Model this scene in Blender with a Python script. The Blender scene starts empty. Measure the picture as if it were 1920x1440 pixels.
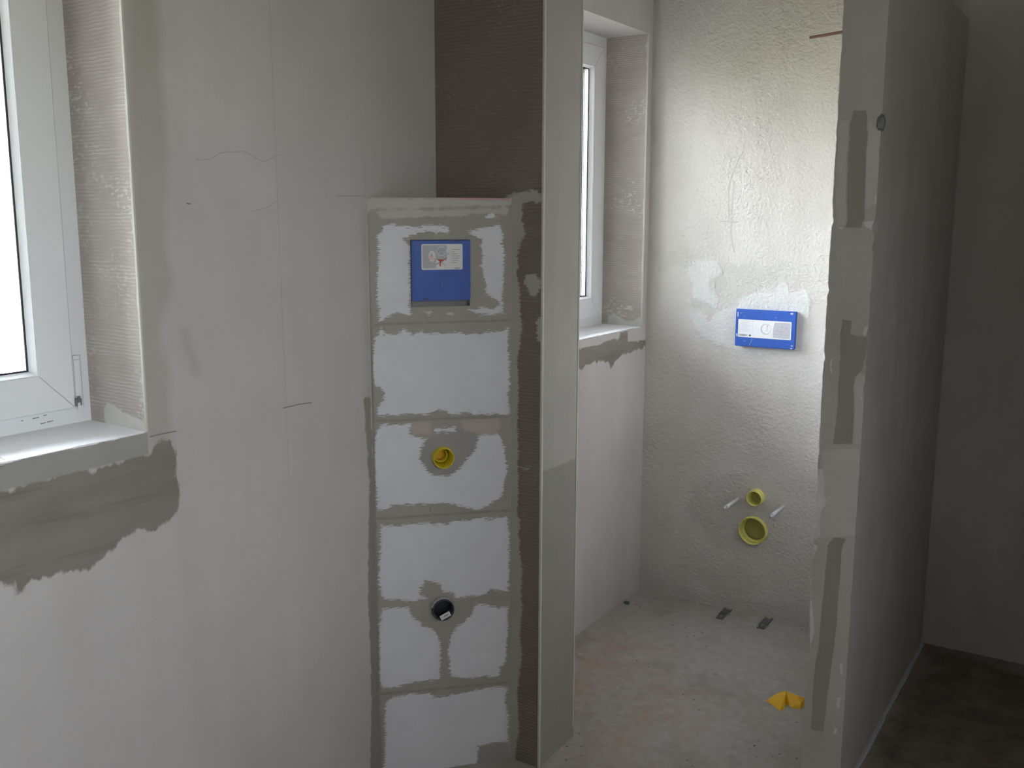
import bpy, bmesh, math, random
import numpy as np
from mathutils import Vector, Matrix
S = bpy.context.scene
COL = S.collection
random.seed(7); np.random.seed(7)

# ---------------------------------------------------------------- camera
F_PX = 1850.0
YAW, PITCH, ROLL = math.radians(32.3836), math.radians(9.6322), math.radians(-0.1648)
fw = Vector((math.cos(YAW)*math.cos(PITCH), math.sin(YAW)*math.cos(PITCH), -math.sin(PITCH)))
rt = Vector((math.sin(YAW), -math.cos(YAW), 0))
dn = fw.cross(rt)
rt2 = rt*math.cos(ROLL) + dn*math.sin(ROLL)
dn2 = -rt*math.sin(ROLL) + dn*math.cos(ROLL)
cd = bpy.data.cameras.new('camera'); cam = bpy.data.objects.new('camera', cd); COL.objects.link(cam)
cd.sensor_width = 36; cd.lens = F_PX/1920*36; cd.clip_start = 0.05
R3 = Matrix((rt2, -dn2, -fw)).transposed()
cam.matrix_world = Matrix.Translation((0, 0, 1.5)) @ R3.to_4x4()
S.camera = cam
S.view_settings.view_transform = 'Standard'; S.view_settings.look = 'None'
S.view_settings.gamma = 1; S.view_settings.use_curve_mapping = False
S.view_settings.exposure = 0.0

# ---------------------------------------------------------------- overcast daylight
wd = bpy.data.worlds.new('overcast_sky'); S.world = wd; wd.use_nodes = True
nt = wd.node_tree; nt.nodes.clear()
wo = nt.nodes.new('ShaderNodeOutputWorld'); bg = nt.nodes.new('ShaderNodeBackground')
tc = nt.nodes.new('ShaderNodeTexCoord'); sp = nt.nodes.new('ShaderNodeSeparateXYZ')
rp = nt.nodes.new('ShaderNodeValToRGB')
nt.links.new(tc.outputs['Generated'], sp.inputs[0])
mr = nt.nodes.new('ShaderNodeMapRange'); mr.inputs[1].default_value = -1; mr.inputs[2].default_value = 1
nt.links.new(sp.outputs[2], mr.inputs[0]); nt.links.new(mr.outputs[0], rp.inputs[0])
el = rp.color_ramp.elements
el[0].position = 0.0; el[0].color = (0.34, 0.33, 0.265, 1)
el[1].position = 1.0; el[1].color = (3.6, 3.9, 4.5, 1)
e = el.new(0.47); e.color = (0.42, 0.41, 0.33, 1)
e = el.new(0.52); e.color = (0.80, 0.815, 0.83, 1)
e = el.new(0.72); e.color = (1.80, 1.92, 2.20, 1)
nt.links.new(rp.outputs[0], bg.inputs[0]); bg.inputs[1].default_value = 19.3
nt.links.new(bg.outputs[0], wo.inputs[0])

def portal(name, loc, sx, sz, rz):
    l = bpy.data.lights.new(name, 'AREA'); l.shape = 'RECTANGLE'; l.size = sx; l.size_y = sz
    l.cycles.is_portal = True
    o = bpy.data.objects.new(name, l); COL.objects.link(o); o.location = loc
    o.rotation_euler = (-math.pi/2, 0, rz)     # shines into the room, towards -Y
    return o

# outlines of stains, mortar smears and block faces in metres on each wall
DATA = {'outer':{'dark':[[(0.854,1.035),(0.909,1.034),(1.21,1.037),(1.226,1.053),(1.246,1.071),(1.262,1.051),(1.272,1.016),(1.277,0.965),(1.265,0.909),(1.251,0.893),(1.227,0.881),(1.208,0.877),(1.187,0.888),(1.158,0.878),(1.134,0.878),(1.098,0.865),(1.075,0.854),(1.063,0.847),(1.036,0.86),(1.004,0.858),(0.953,0.861),(0.937,0.847),(0.924,0.841),(0.918,0.862),(0.895,0.872),(0.84,0.881)],[(2.993,1.053),(3.125,1.048),(3.183,1.058),(3.23,1.06),(3.283,1.053),(3.3,1.075),(3.354,1.072),(3.356,1.035),(3.514,1.026),(3.556,1.071),(3.576,1.069),(3.58,1.007),(3.535,0.999),(3.447,1.001),(3.322,0.994),(3.243,0.966),(3.222,0.952),(3.186,0.98),(3.161,0.991),(3.058,0.992),(2.972,0.977),(2.878,0.978),(2.876,1.051)]],
 'damp':[[(1.223,1.926),(1.294,1.939),(1.29,1.755),(1.295,1.606),(1.283,1.463),(1.291,1.359),(1.255,1.299),(1.254,1.246),(1.273,1.191),(1.264,1.095),(1.276,1.027),(1.213,1.039),(1.202,1.105)],[(1.302,1.275),(1.318,1.274),(1.336,1.215),(1.344,1.176),(1.328,1.183)],[(1.859,1.507),(1.873,1.507),(1.882,1.048),(1.866,1.051)]],
 'band':[[(0.859,1.084),(0.913,1.084),(1.211,1.082),(1.211,1.038),(0.909,1.035),(0.854,1.035)]],
 'joint':[[(1.85,1.053),(1.874,1.05),(1.884,0.833),(1.896,0.241),(1.894,0.014),(1.842,0.041),(1.855,0.259),(1.85,0.556),(1.863,0.837)]],
 'pale':[[(2.876,1.078),(2.969,1.077),(3.291,1.076),(3.283,1.053),(3.23,1.06),(3.183,1.058),(3.125,1.048),(2.97,1.053),(2.876,1.051)],[(3.354,1.074),(3.506,1.078),(3.514,1.027),(3.356,1.035)]]},'diag':{'white':[[(0.041,1.48),(0.053,1.48),(0.093,1.476),(0.133,1.474),(0.137,1.478),(0.167,1.478),(0.205,1.471),(0.204,1.459),(0.187,1.459),(0.167,1.46),(0.147,1.464),(0.119,1.457),(0.1,1.452),(0.088,1.446),(0.096,1.435),(0.104,1.429),(0.102,1.296),(0.101,1.276),(0.104,1.255),(0.069,1.259),(0.049,1.254),(0.024,1.24),(0.022,1.271),(0.019,1.298),(0.019,1.35),(0.022,1.377),(0.025,1.416),(0.023,1.436),(0.019,1.454),(0.029,1.458)],[(0.25,1.464),(0.271,1.465),(0.292,1.472),(0.313,1.476),(0.338,1.48),(0.342,1.468),(0.347,1.454),(0.341,1.434),(0.351,1.42),(0.348,1.373),(0.348,1.339),(0.343,1.304),(0.344,1.277),(0.348,1.252),(0.334,1.251),(0.284,1.251),(0.256,1.26),(0.244,1.261),(0.277,1.267),(0.291,1.271),(0.32,1.264),(0.337,1.277),(0.327,1.288),(0.305,1.297),(0.298,1.319),(0.296,1.346),(0.287,1.374),(0.291,1.401),(0.287,1.428),(0.289,1.442),(0.27,1.449),(0.257,1.457)],[(0.296,1.497),(0.32,1.512),(0.327,1.499),(0.306,1.493)],[(0.135,1.263),(0.155,1.261),(0.152,1.256)],[(0.197,1.256),(0.218,1.255),(0.206,1.253)],[(0.029,1.228),(0.037,1.208),(0.068,1.207),(0.085,1.22),(0.109,1.205),(0.13,1.213),(0.144,1.207),(0.178,1.204),(0.227,1.206),(0.284,1.202),(0.341,1.208),(0.359,1.215),(0.359,1.179),(0.363,1.123),(0.365,1.066),(0.359,1.038),(0.365,0.994),(0.359,0.983),(0.312,0.989),(0.262,0.989),(0.254,0.998),(0.212,0.994),(0.183,1.004),(0.169,1.008),(0.141,0.994),(0.099,1.003),(0.065,1.0),(0.03,0.999),(0.017,1.003),(0.015,1.021),(0.028,1.038),(0.034,1.061),(0.021,1.075),(0.005,1.08),(0.002,1.11),(0.004,1.151),(0.01,1.191)],[(0.019,0.976),(0.099,0.974),(0.096,0.946),(0.126,0.935),(0.14,0.932),(0.126,0.909),(0.121,0.878),(0.139,0.851),(0.16,0.833),(0.196,0.829),(0.225,0.845),(0.247,0.872),(0.268,0.893),(0.279,0.921),(0.279,0.935),(0.32,0.932),(0.334,0.936),(0.349,0.902),(0.353,0.865),(0.359,0.828),(0.349,0.799),(0.345,0.763),(0.319,0.75),(0.297,0.737),(0.275,0.729),(0.239,0.742),(0.21,0.752),(0.181,0.757),(0.124,0.759),(0.082,0.763),(0.047,0.762),(0.033,0.753),(0.009,0.755),(0.007,0.805),(0.003,0.861),(0.002,0.917),(0.009,0.952)],[(0.157,0.959),(0.218,0.96),(0.218,0.946),(0.162,0.949)],[(0.018,0.711),(0.06,0.707),(0.123,0.709),(0.195,0.699),(0.217,0.708),(0.253,0.704),(0.282,0.709),(0.327,0.702),(0.357,0.706),(0.364,0.657),(0.365,0.582),(0.362,0.497),(0.342,0.495),(0.312,0.506),(0.301,0.493),(0.267,0.491),(0.215,0.489),(0.208,0.507),(0.177,0.513),(0.172,0.532),(0.159,0.544),(0.131,0.548),(0.118,0.53),(0.122,0.51),(0.135,0.499),(0.1,0.494),(0.059,0.503),(0.025,0.507),(0.014,0.518),(0.008,0.566),(0.012,0.632)],[(0.016,0.483),(0.059,0.482),(0.086,0.48),(0.096,0.454),(0.123,0.424),(0.153,0.409),(0.164,0.39),(0.172,0.364),(0.172,0.308),(0.169,0.268),(0.159,0.262),(0.102,0.265),(0.071,0.262),(0.036,0.255),(0.012,0.261),(0.004,0.291),(0.006,0.371),(0.006,0.441)],[(0.27,0.469),(0.298,0.462),(0.333,0.451),(0.362,0.45),(0.36,0.405),(0.363,0.377),(0.356,0.345),(0.358,0.307),(0.35,0.28),(0.338,0.277),(0.336,0.244),(0.298,0.255),(0.257,0.254),(0.199,0.269),(0.195,0.305),(0.191,0.347),(0.2,0.385),(0.215,0.408),(0.238,0.42),(0.258,0.442)],[(0.03,0.23),(0.043,0.231),(0.082,0.234),(0.139,0.229),(0.151,0.215),(0.198,0.214),(0.266,0.218),(0.333,0.22),(0.361,0.211),(0.355,0.175),(0.363,0.115),(0.361,0.051),(0.318,0.057),(0.276,0.049),(0.273,-0.004),(0.197,-0.002),(0.129,0.0),(0.012,0.021),(0.018,0.127),(0.018,0.209)]],
 'pink':[[(0.233,0.976),(0.334,0.975),(0.339,0.953),(0.327,0.932),(0.305,0.926),(0.283,0.92),(0.273,0.94),(0.24,0.947)],[(0.096,0.976),(0.148,0.978),(0.152,0.947),(0.105,0.946)]],
 'grey':[[(0.14,0.929),(0.183,0.948),(0.24,0.954),(0.273,0.94),(0.277,0.906),(0.254,0.879),(0.232,0.848),(0.196,0.829),(0.16,0.831),(0.132,0.859),(0.12,0.888)],[(0.276,0.049),(0.363,0.051),(0.369,-0.007),(0.273,-0.002)]],
 'light':[[(-0.008,1.541),(0.369,1.55),(0.366,1.528),(0.014,1.517),(-0.007,1.507)],[(0.014,1.513),(0.362,1.521),(0.355,1.505),(0.313,1.508),(0.229,1.502),(0.04,1.494)]],
 'joint':[[(0.008,1.235),(0.363,1.236),(0.363,1.232),(0.008,1.231)],[(0.01,0.989),(0.364,0.982),(0.364,0.977),(0.01,0.985)],[(-0.002,0.732),(0.369,0.724),(0.369,0.719),(-0.002,0.727)],[(0.005,0.247),(0.365,0.229),(0.365,0.225),(0.005,0.243)],[(-0.008,1.507),(0.001,1.507),(0.006,1.11),(0.005,0.691),(0.006,0.022),(-0.005,0.022),(-0.003,0.692),(-0.005,1.11)]]},'pface':{'mortar':[[(1.38,1.538),(1.347,1.535),(1.339,1.515),(1.342,1.495),(1.336,1.475),(1.331,1.455),(1.347,1.428),(1.355,1.4),(1.351,1.373),(1.358,1.359),(1.35,1.332),(1.346,1.291),(1.344,1.25),(1.338,1.223),(1.346,1.181),(1.35,1.152),(1.354,1.124),(1.349,1.096),(1.35,1.039),(1.353,0.953),(1.348,0.896),(1.352,0.852),(1.347,0.78),(1.352,0.72),(1.342,0.692),(1.348,0.661),(1.334,0.544),(1.339,0.497),(1.334,0.453),(1.342,0.389),(1.336,0.313),(1.341,0.265),(1.35,0.2),(1.346,0.154),(1.342,0.091),(1.352,0.04),(1.361,-0.02),(1.384,-0.035)],[(1.388,1.554),(1.356,1.561),(1.332,1.564),(1.308,1.568),(1.283,1.553),(1.283,1.536),(1.308,1.537),(1.347,1.532),(1.388,1.532)],[(1.33,1.351),(1.303,1.356),(1.284,1.342),(1.284,1.328),(1.29,1.307),(1.312,1.298),(1.322,1.313),(1.334,1.333)],[(1.296,1.239),(1.28,1.254),(1.28,1.185),(1.292,1.184)],[(1.342,0.843),(1.316,0.848),(1.319,0.839),(1.339,0.839)]]},'pend':{'damp':[[(2.123,0.843),(2.169,0.839),(2.262,0.837),(2.361,0.838),(2.414,0.839),(2.412,-0.129),(2.133,0.012)]]},'qend':{'dark':[[(0.609,1.749),(0.581,1.748),(0.573,1.723),(0.574,1.634),(0.568,1.476),(0.609,1.476),(0.614,1.635),(0.613,1.725)],[(0.605,1.253),(0.583,1.252),(0.584,1.219),(0.54,1.214),(0.551,1.135),(0.569,1.115),(0.564,0.948),(0.61,0.942),(0.605,1.037),(0.606,1.205)],[(0.609,0.682),(0.595,0.702),(0.564,0.704),(0.574,0.679),(0.577,0.47),(0.587,0.282),(0.593,0.171),(0.625,0.169),(0.624,0.331),(0.615,0.499)]],
 'light':[[(0.638,1.729),(0.617,1.728),(0.618,1.635),(0.61,1.482),(0.635,1.478),(0.642,1.636)],[(0.571,1.725),(0.543,1.724),(0.535,1.535),(0.564,1.52),(0.569,1.529),(0.573,1.634)],[(0.566,1.114),(0.557,1.126),(0.541,1.12),(0.536,0.952),(0.561,0.949)],[(0.636,0.922),(0.538,0.941),(0.536,0.779),(0.537,0.716),(0.639,0.691),(0.64,0.761)]],
 'white':[[(0.633,0.874),(0.627,0.847),(0.628,0.805),(0.62,0.793),(0.636,0.755),(0.649,0.753),(0.649,0.872)],[(0.65,0.76),(0.635,0.762),(0.629,0.703),(0.639,0.687),(0.65,0.689)],[(0.652,0.674),(0.634,0.673),(0.643,0.637),(0.653,0.638)],[(0.654,0.544),(0.646,0.546),(0.638,0.494),(0.632,0.437),(0.639,0.416),(0.65,0.374),(0.659,0.371)],[(0.654,0.263),(0.644,0.259),(0.651,0.241),(0.657,0.24)],[(0.562,0.278),(0.553,0.281),(0.556,0.246),(0.563,0.247)],[(0.561,0.377),(0.554,0.374),(0.553,0.338),(0.559,0.345)],[(0.565,0.191),(0.557,0.194),(0.559,0.175),(0.567,0.173)],[(0.571,1.489),(0.538,1.494),(0.537,1.464),(0.549,1.472)],[(0.548,1.55),(0.538,1.553),(0.54,1.537),(0.549,1.531)],[(0.63,1.157),(0.625,1.16),(0.625,1.14),(0.623,1.12),(0.628,1.122)],[(0.552,1.083),(0.547,1.087),(0.548,1.071),(0.546,1.058),(0.551,1.06)],[(0.554,1.239),(0.539,1.242),(0.538,1.216),(0.552,1.221)],[(0.549,0.909),(0.544,0.916),(0.545,0.904)],[(0.628,1.476),(0.614,1.48),(0.616,1.472),(0.625,1.472)]]},'B':{'light':[[(1.441,1.195),(1.353,1.119),(1.322,1.141),(1.241,1.175),(1.238,1.205),(1.193,1.226),(1.134,1.238),(1.105,1.259),(1.067,1.264),(1.056,1.242),(1.021,1.224),(0.999,1.244),(0.978,1.198),(0.98,1.064),(1.006,1.014),(1.143,1.01),(1.255,1.015),(1.328,1.03),(1.415,1.075)],[(1.446,1.336),(1.34,1.338),(1.298,1.31),(1.318,1.29),(1.348,1.269),(1.314,1.201),(1.334,1.17),(1.419,1.196)]],
 'dull':[[(1.348,1.269),(1.298,1.32),(1.08,1.336),(1.041,1.318),(1.067,1.27),(1.134,1.248),(1.213,1.229),(1.241,1.185),(1.314,1.201)],[(1.567,1.373),(1.426,1.376),(1.382,1.347),(1.466,1.315),(1.564,1.302)],[(1.441,1.195),(1.355,1.169),(1.418,1.152),(1.461,1.17)],[(1.394,0.483),(1.224,0.539),(1.061,0.543),(0.869,0.591),(0.865,0.503),(1.018,0.488),(1.095,0.414),(0.971,0.333),(1.026,0.24),(1.297,0.231),(1.412,0.362)],[(1.381,0.116),(1.252,0.175),(1.166,0.16),(1.103,0.141),(1.162,0.064),(1.312,0.054)],[(1.609,0.058),(1.515,0.055),(1.312,0.043),(0.938,0.071),(0.914,-0.007),(1.607,-0.021)]]},'lines':{'outer':[[(1.36,1.612),(1.373,1.61),(1.4,1.613),(1.421,1.625),(1.443,1.63),(1.464,1.63),(1.486,1.634),(1.508,1.627),(1.53,1.617),(1.545,1.615),(1.569,1.625),(1.593,1.632)],[(1.501,1.509),(1.532,1.514),(1.556,1.519),(1.567,1.528),(1.583,1.533)],[(1.573,1.071),(1.624,1.072),(1.664,1.069)],[(1.216,1.072),(1.24,1.073),(1.279,1.072)],[(1.768,1.547),(1.869,1.548)],[(1.871,1.631),(1.869,1.548)],[(1.334,1.524),(1.343,1.523)]],
 'B':[[(1.249,1.731),(1.264,1.707),(1.284,1.657),(1.293,1.628),(1.297,1.581),(1.293,1.485)],[(1.278,1.628),(1.281,1.552),(1.283,1.485),(1.281,1.437),(1.273,1.398),(1.266,1.373)],[(1.325,1.485),(1.26,1.483)]],
 'diag':[[(0.148,0.75),(0.148,0.739)]]}}

# ---------------------------------------------------------------- node helpers
def new_mat(name, rough=0.8, metal=0.0, spec=0.3):
    m = bpy.data.materials.new(name); m.use_nodes = True
    b = m.node_tree.nodes['Principled BSDF']
    b.inputs['Roughness'].default_value = rough; b.inputs['Metallic'].default_value = metal
    b.inputs['Specular IOR Level'].default_value = spec
    return m, m.node_tree, b
def flat(name, c, rough=0.6, metal=0.0, spec=0.4, var=0.06, scale=40.0, bump=0.0):
    m, t, b = new_mat(name, rough, metal, spec)
    n = noise(t, scale, 4, 0.6); mx = mixc(t, n, [x*(1-var) for x in c], [x*(1+var) for x in c])
    t.links.new(mx, b.inputs['Base Color'])
    if bump:
        bp = t.nodes.new('ShaderNodeBump'); bp.inputs['Strength'].default_value = 1; bp.inputs['Distance'].default_value = bump
        t.links.new(n, bp.inputs['Height']); t.links.new(bp.outputs[0], b.inputs['Normal'])
    return m
def coords(t, scale=(1, 1, 1)):
    g = t.nodes.new('ShaderNodeTexCoord')
    mp = t.nodes.new('ShaderNodeMapping'); mp.inputs['Scale'].default_value = scale
    t.links.new(g.outputs['Object'], mp.inputs[0]); return mp.outputs[0]
def noise(t, scale, detail=3, rough=0.55, aniso=(1, 1, 1), dist=0.0):
    n = t.nodes.new('ShaderNodeTexNoise'); n.inputs['Scale'].default_value = scale
    n.inputs['Detail'].default_value = detail; n.inputs['Roughness'].default_value = rough
    n.inputs['Distortion'].default_value = dist
    t.links.new(coords(t, aniso), n.inputs['Vector']); return n.outputs[0]
def col4(c): return (c[0], c[1], c[2], 1)
def mixc(t, fac, a, b, mode='MIX'):
    n = t.nodes.new('ShaderNodeMix'); n.data_type = 'RGBA'; n.blend_type = mode
    for i, v in ((0, fac), (6, a), (7, b)):
        if isinstance(v, bpy.types.NodeSocket): t.links.new(v, n.inputs[i])
        elif i == 0: n.inputs[0].default_value = v
        else: n.inputs[i].default_value = col4(v)
    return n.outputs[2]
def math_(t, op, a, b=0.0, clamp=False):
    n = t.nodes.new('ShaderNodeMath'); n.operation = op; n.use_clamp = clamp
    for i, v in ((0, a), (1, b)):
        if isinstance(v, bpy.types.NodeSocket): t.links.new(v, n.inputs[i])
        else: n.inputs[i].default_value = v
    return n.outputs[0]
def ramp(t, fac, lo, hi):
    n = t.nodes.new('ShaderNodeMapRange'); n.inputs[1].default_value = lo; n.inputs[2].default_value = hi
    t.links.new(fac, n.inputs[0]); return n.outputs[0]
def comb_colour(t, dark, ridge, amount=0.5, scale=39.0, spots=0.62):
    """adhesive bed combed with a toothed trowel: rows of fine ridges with pale crumbs on them"""
    w = t.nodes.new('ShaderNodeTexWave'); w.bands_direction = 'Z'; w.inputs['Scale'].default_value = scale
    w.inputs['Distortion'].default_value = 2.4; w.inputs['Detail'].default_value = 2; w.inputs['Detail Scale'].default_value = 1.5
    t.links.new(coords(t, (0.35, 0.35, 1)), w.inputs['Vector'])
    n2 = noise(t, 9, 4, 0.6, (1, 1, 3))
    line = math_(t, 'MULTIPLY', ramp(t, w.outputs[1], 0.7, 0.98), ramp(t, n2, 0.42, 0.62))
    base = mixc(t, noise(t, 5, 3), [x*0.86 for x in dark], [x*1.14 for x in dark])
    c = mixc(t, math_(t, 'MULTIPLY', line, amount), base, ridge)
    s = ramp(t, noise(t, 70, 2, 0.5, (1, 1, 2.2)), spots, spots+0.06)
    s = math_(t, 'MULTIPLY', s, ramp(t, noise(t, 6, 2), 0.5, 0.65))
    return mixc(t, math_(t, 'MULTIPLY', s, 0.7), c, ridge), w.outputs[1]

def layered(name, base, layers=(), var=0.07, bump=0.0015, bscale=120, comb=None, rough=0.9, coarse=None, tint=None):
    m, t, b = new_mat(name, 1.0, 0, 0.0)
    h = noise(t, bscale, 5, 0.6)
    if comb:
        c, wv = comb_colour(t, base, comb['ridge'], comb.get('amount', .5), comb.get('scale', 39), comb.get('spots', .62))
        h = math_(t, 'ADD', math_(t, 'MULTIPLY', h, 0.6), math_(t, 'MULTIPLY', wv, 0.8))
    else:
        c = mixc(t, ramp(t, noise(t, 2.1, 4, 0.55, dist=0.4), 0.3, 0.7), [x*(1-var) for x in base], [x*(1+var) for x in base])
        c = mixc(t, ramp(t, noise(t, 1.0, 3, 0.6, (9, 9, 0.8)), 0.35, 0.7), c, mixc(t, 1.0, c, (0.94, 0.935, 0.92), 'MULTIPLY'))
        c = mixc(t, ramp(t, noise(t, 160, 2, 0.6), 0.66, 0.74), c, [x*0.8 for x in base])
    if tint:
        c = mixc(t, math_(t, 'MULTIPLY', ramp(t, noise(t, tint[1], 4, 0.6), 0.5, 0.7), tint[2]), c, tint[0])
    if coarse:
        nz = noise(t, coarse[0], 4, 0.6, (1, 1, 1.6), 0.6)
        h = math_(t, 'ADD', h, math_(t, 'MULTIPLY', math_(t, 'MULTIPLY', nz, ramp(t, noise(t, 3.2, 2), 0.42, 0.62)), coarse[1]))
    for (attr, lc, amp, soft, sc, an, lift) in layers:
        a = t.nodes.new('ShaderNodeAttribute'); a.attribute_name = attr
        n1 = noise(t, sc, 4, 0.62, an)
        f = math_(t, 'ADD', a.outputs['Fac'], math_(t, 'MULTIPLY', math_(t, 'SUBTRACT', n1, 0.5), amp))
        f = math_(t, 'ADD', math_(t, 'DIVIDE', f, soft), 0.5, True)
        v = mixc(t, noise(t, 14, 4, 0.6), [x*0.93 for x in lc], [x*1.07 for x in lc])
        if attr == 'dark' and name == 'grey_plaster':      # uneven wet smear: paler sweeps and darker streaks of mortar
            v = mixc(t, ramp(t, noise(t, 3.2, 3, 0.5, (0.6, 1, 2.4), 0.8), 0.42, 0.68), v, mixc(t, 1.0, v, (1.2, 1.21, 1.24), 'MULTIPLY'))
            v = mixc(t, ramp(t, noise(t, 6, 4, 0.6, (0.4, 1, 5)), 0.56, 0.70), v, mixc(t, 1.0, v, (0.78, 0.78, 0.74), 'MULTIPLY'))
        c = mixc(t, f, c, v)
        if comb: h = math_(t, 'MULTIPLY', h, math_(t, 'SUBTRACT', 1.0, math_(t, 'MULTIPLY', f, 0.8)))
        if lift: h = math_(t, 'ADD', h, math_(t, 'MULTIPLY', f, lift))
    t.links.new(c, b.inputs['Base Color'])
    bp = t.nodes.new('ShaderNodeBump'); bp.inputs['Strength'].default_value = 1.0; bp.inputs['Distance'].default_value = bump
    t.links.new(h, bp.inputs['Height']); t.links.new(bp.outputs[0], b.inputs['Normal'])
    return m

# ---------------------------------------------------------------- palette
PLASTER = (0.555, 0.525, 0.51); PLASTER_B = (0.64, 0.61, 0.575)
MORTAR = (0.43, 0.41, 0.36); DAMP = (0.44, 0.415, 0.375); DARKDAMP = (0.235, 0.22, 0.185)
BAND = (0.355, 0.34, 0.31); BLOCK = (0.79, 0.79, 0.83)
FINE = (8, 8, 60); ISO = (1, 1, 1)
M = {}
M['outer'] = layered('grey_plaster', PLASTER, [
    ('damp', DAMP, 0.03, 0.025, 12, ISO, 0), ('joint', (0.30, 0.285, 0.24), 0.02, 0.006, 40, ISO, -0.3), ('dark', DARKDAMP, 0.05, 0.006, 30, (1, 1, .5), -0.1), ('band', BAND, 0.008, 0.004, 60, ISO, 0.6), ('pale', (0.56, 0.545, 0.51), 0.008, 0.004, 60, ISO, 0.6)],
    bump=0.0012, tint=((0.49, 0.465, 0.445), 1.3, 0.5))
M['plain'] = layered('plain_plaster', PLASTER, bump=0.0012)
M['alcove'] = layered('rough_plaster', PLASTER_B, [
    ('light', (0.68, 0.665, 0.64), 0.06, 0.012, 22, ISO, 0.5), ('dull', (0.57, 0.55, 0.505), 0.10, 0.03, 18, ISO, -0.2)],
    bump=0.0038, bscale=85, coarse=(42, 1.7), tint=((0.575, 0.545, 0.495), 2.6, 0.7))
M['diag'] = layered('block_joint_mortar', MORTAR, [
    ('light', (0.54, 0.535, 0.49), 0.02, 0.005, 40, ISO, 0.4), ('grey', (0.38, 0.37, 0.355), 0.01, 0.004, 60, ISO, 0.3),
    ('pink', (0.54, 0.465, 0.42), 0.02, 0.01, 60, (1, 1, 5), -0.3),
    ('white', BLOCK, 0.040, 0.0014, 1.0, (50, 50, 420), -0.5), ('joint', (0.31, 0.30, 0.27), 0.008, 0.006, 60, ISO, -0.6)], bump=0.0010)
M['pface'] = layered('combed_adhesive', (0.235, 0.20, 0.178), [
    ('mortar', (0.46, 0.45, 0.405), 0.034, 0.0015, 1.0, (45, 45, 330), 0.6)], comb=dict(ridge=(0.36, 0.32, 0.28), amount=0.32, scale=36, spots=0.585), bump=0.0011)
M['pend'] = layered('smooth_grey_plaster', (0.44, 0.43, 0.395), [('damp', (0.335, 0.325, 0.29), 0.012, 0.006, 14, ISO, 0)], bump=0.0010)
M['qend'] = layered('raw_block_edge', (0.55, 0.54, 0.50), [
    ('dark', (0.36, 0.345, 0.295), 0.006, 0.003, 60, (1, 1, 3), -0.8), ('light', (0.60, 0.59, 0.55), 0.006, 0.003, 60, (1, 1, 3), 0.5),
    ('white', (0.72, 0.71, 0.69), 0.008, 0.002, 120, ISO, 0.5)], bump=0.0016)
M['reveal'] = layered('combed_reveal_adhesive', (0.47, 0.42, 0.385), [
    ('mortar', (0.62, 0.61, 0.57), 0.02, 0.003, 60, ISO, 1.0)], comb=dict(ridge=(0.72, 0.69, 0.65), amount=0.55, scale=44, spots=0.56), bump=0.0006)
M['bead'] = flat('pale_corner_mortar', (0.60, 0.59, 0.53), 0.85, var=0.15, scale=60, bump=0.001)
M['pvc'] = flat('white_pvc', (0.78, 0.79, 0.80), 0.35, var=0.03, scale=12)
M['seam'] = flat('dark_seam', (0.16, 0.15, 0.14), 0.8)
M['joint_line'] = flat('grey_joint_line', (0.33, 0.34, 0.35), 0.7)
M['gasket'] = flat('black_gasket', (0.03, 0.03, 0.035), 0.6)
M['sill'] = flat('white_sill_board', (0.91, 0.91, 0.93), 0.7, var=0.05, scale=25, bump=0.0006)
M['blue'] = flat('blue_plastic', (0.038, 0.11, 0.44), 0.42, var=0.18, scale=16)
M['blue_d'] = flat('scuffed_blue_plastic', (0.035, 0.09, 0.36), 0.5, var=0.2, scale=30)
M['paper'] = flat('white_sticker', (0.80, 0.80, 0.80), 0.5, var=0.03)
M['paper_g'] = flat('grey_print', (0.50, 0.50, 0.53), 0.5, var=0.04)
M['ink'] = flat('black_print', (0.06, 0.06, 0.07), 0.5)
M['ink_g'] = flat('grey_text_print', (0.32, 0.32, 0.36), 0.5)
M['red'] = flat('red_print', (0.60, 0.07, 0.06), 0.5)
M['redl'] = flat('pale_red_print', (0.72, 0.36, 0.32), 0.5)
M['yellow'] = flat('yellow_plastic', (0.78, 0.66, 0.04), 0.35, var=0.05)
M['yellow_p'] = flat('pale_yellow_plastic', (0.74, 0.70, 0.20), 0.45, var=0.05)
M['olive'] = flat('olive_plug', (0.47, 0.48, 0.14), 0.5, var=0.12)
M['amber'] = flat('amber_plastic', (0.86, 0.50, 0.015), 0.35, var=0.06)
M['dgrey'] = flat('dark_grey_plastic', (0.075, 0.08, 0.10), 0.45, var=0.1)
M['lgrey'] = flat('grey_cement_collar', (0.42, 0.41, 0.39), 0.85, var=0.12, scale=90, bump=0.001)
M['zinc'] = flat('zinc_metal', (0.62, 0.63, 0.65), 0.35, 0.8, var=0.08)
M['sleeve'] = flat('pale_grey_sleeve', (0.80, 0.81, 0.86), 0.5, var=0.06)
M['steel'] = flat('dull_dirty_steel', (0.24, 0.245, 0.24), 0.55, 0.5, var=0.25, scale=90)
M['rust'] = flat('brown_rusty_steel', (0.15, 0.085, 0.06), 0.8, 0.1, var=0.25, scale=80)
M['pencil'] = flat('pencil_line', (0.20, 0.19, 0.185), 0.8)
M['scratch'] = flat('scratch_line', (0.40, 0.38, 0.35), 0.9)
M['scratch_b'] = flat('light_scratch_line', (0.50, 0.48, 0.45), 0.9)
M['faint'] = flat('faint_line', (0.47, 0.45, 0.43), 0.9)
M['chalk'] = flat('pink_chalk', (0.62, 0.36, 0.44), 0.9, var=0.2, scale=90)
M['foam'] = flat('pale_edge_foam', (0.55, 0.57, 0.60), 0.8)

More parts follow.
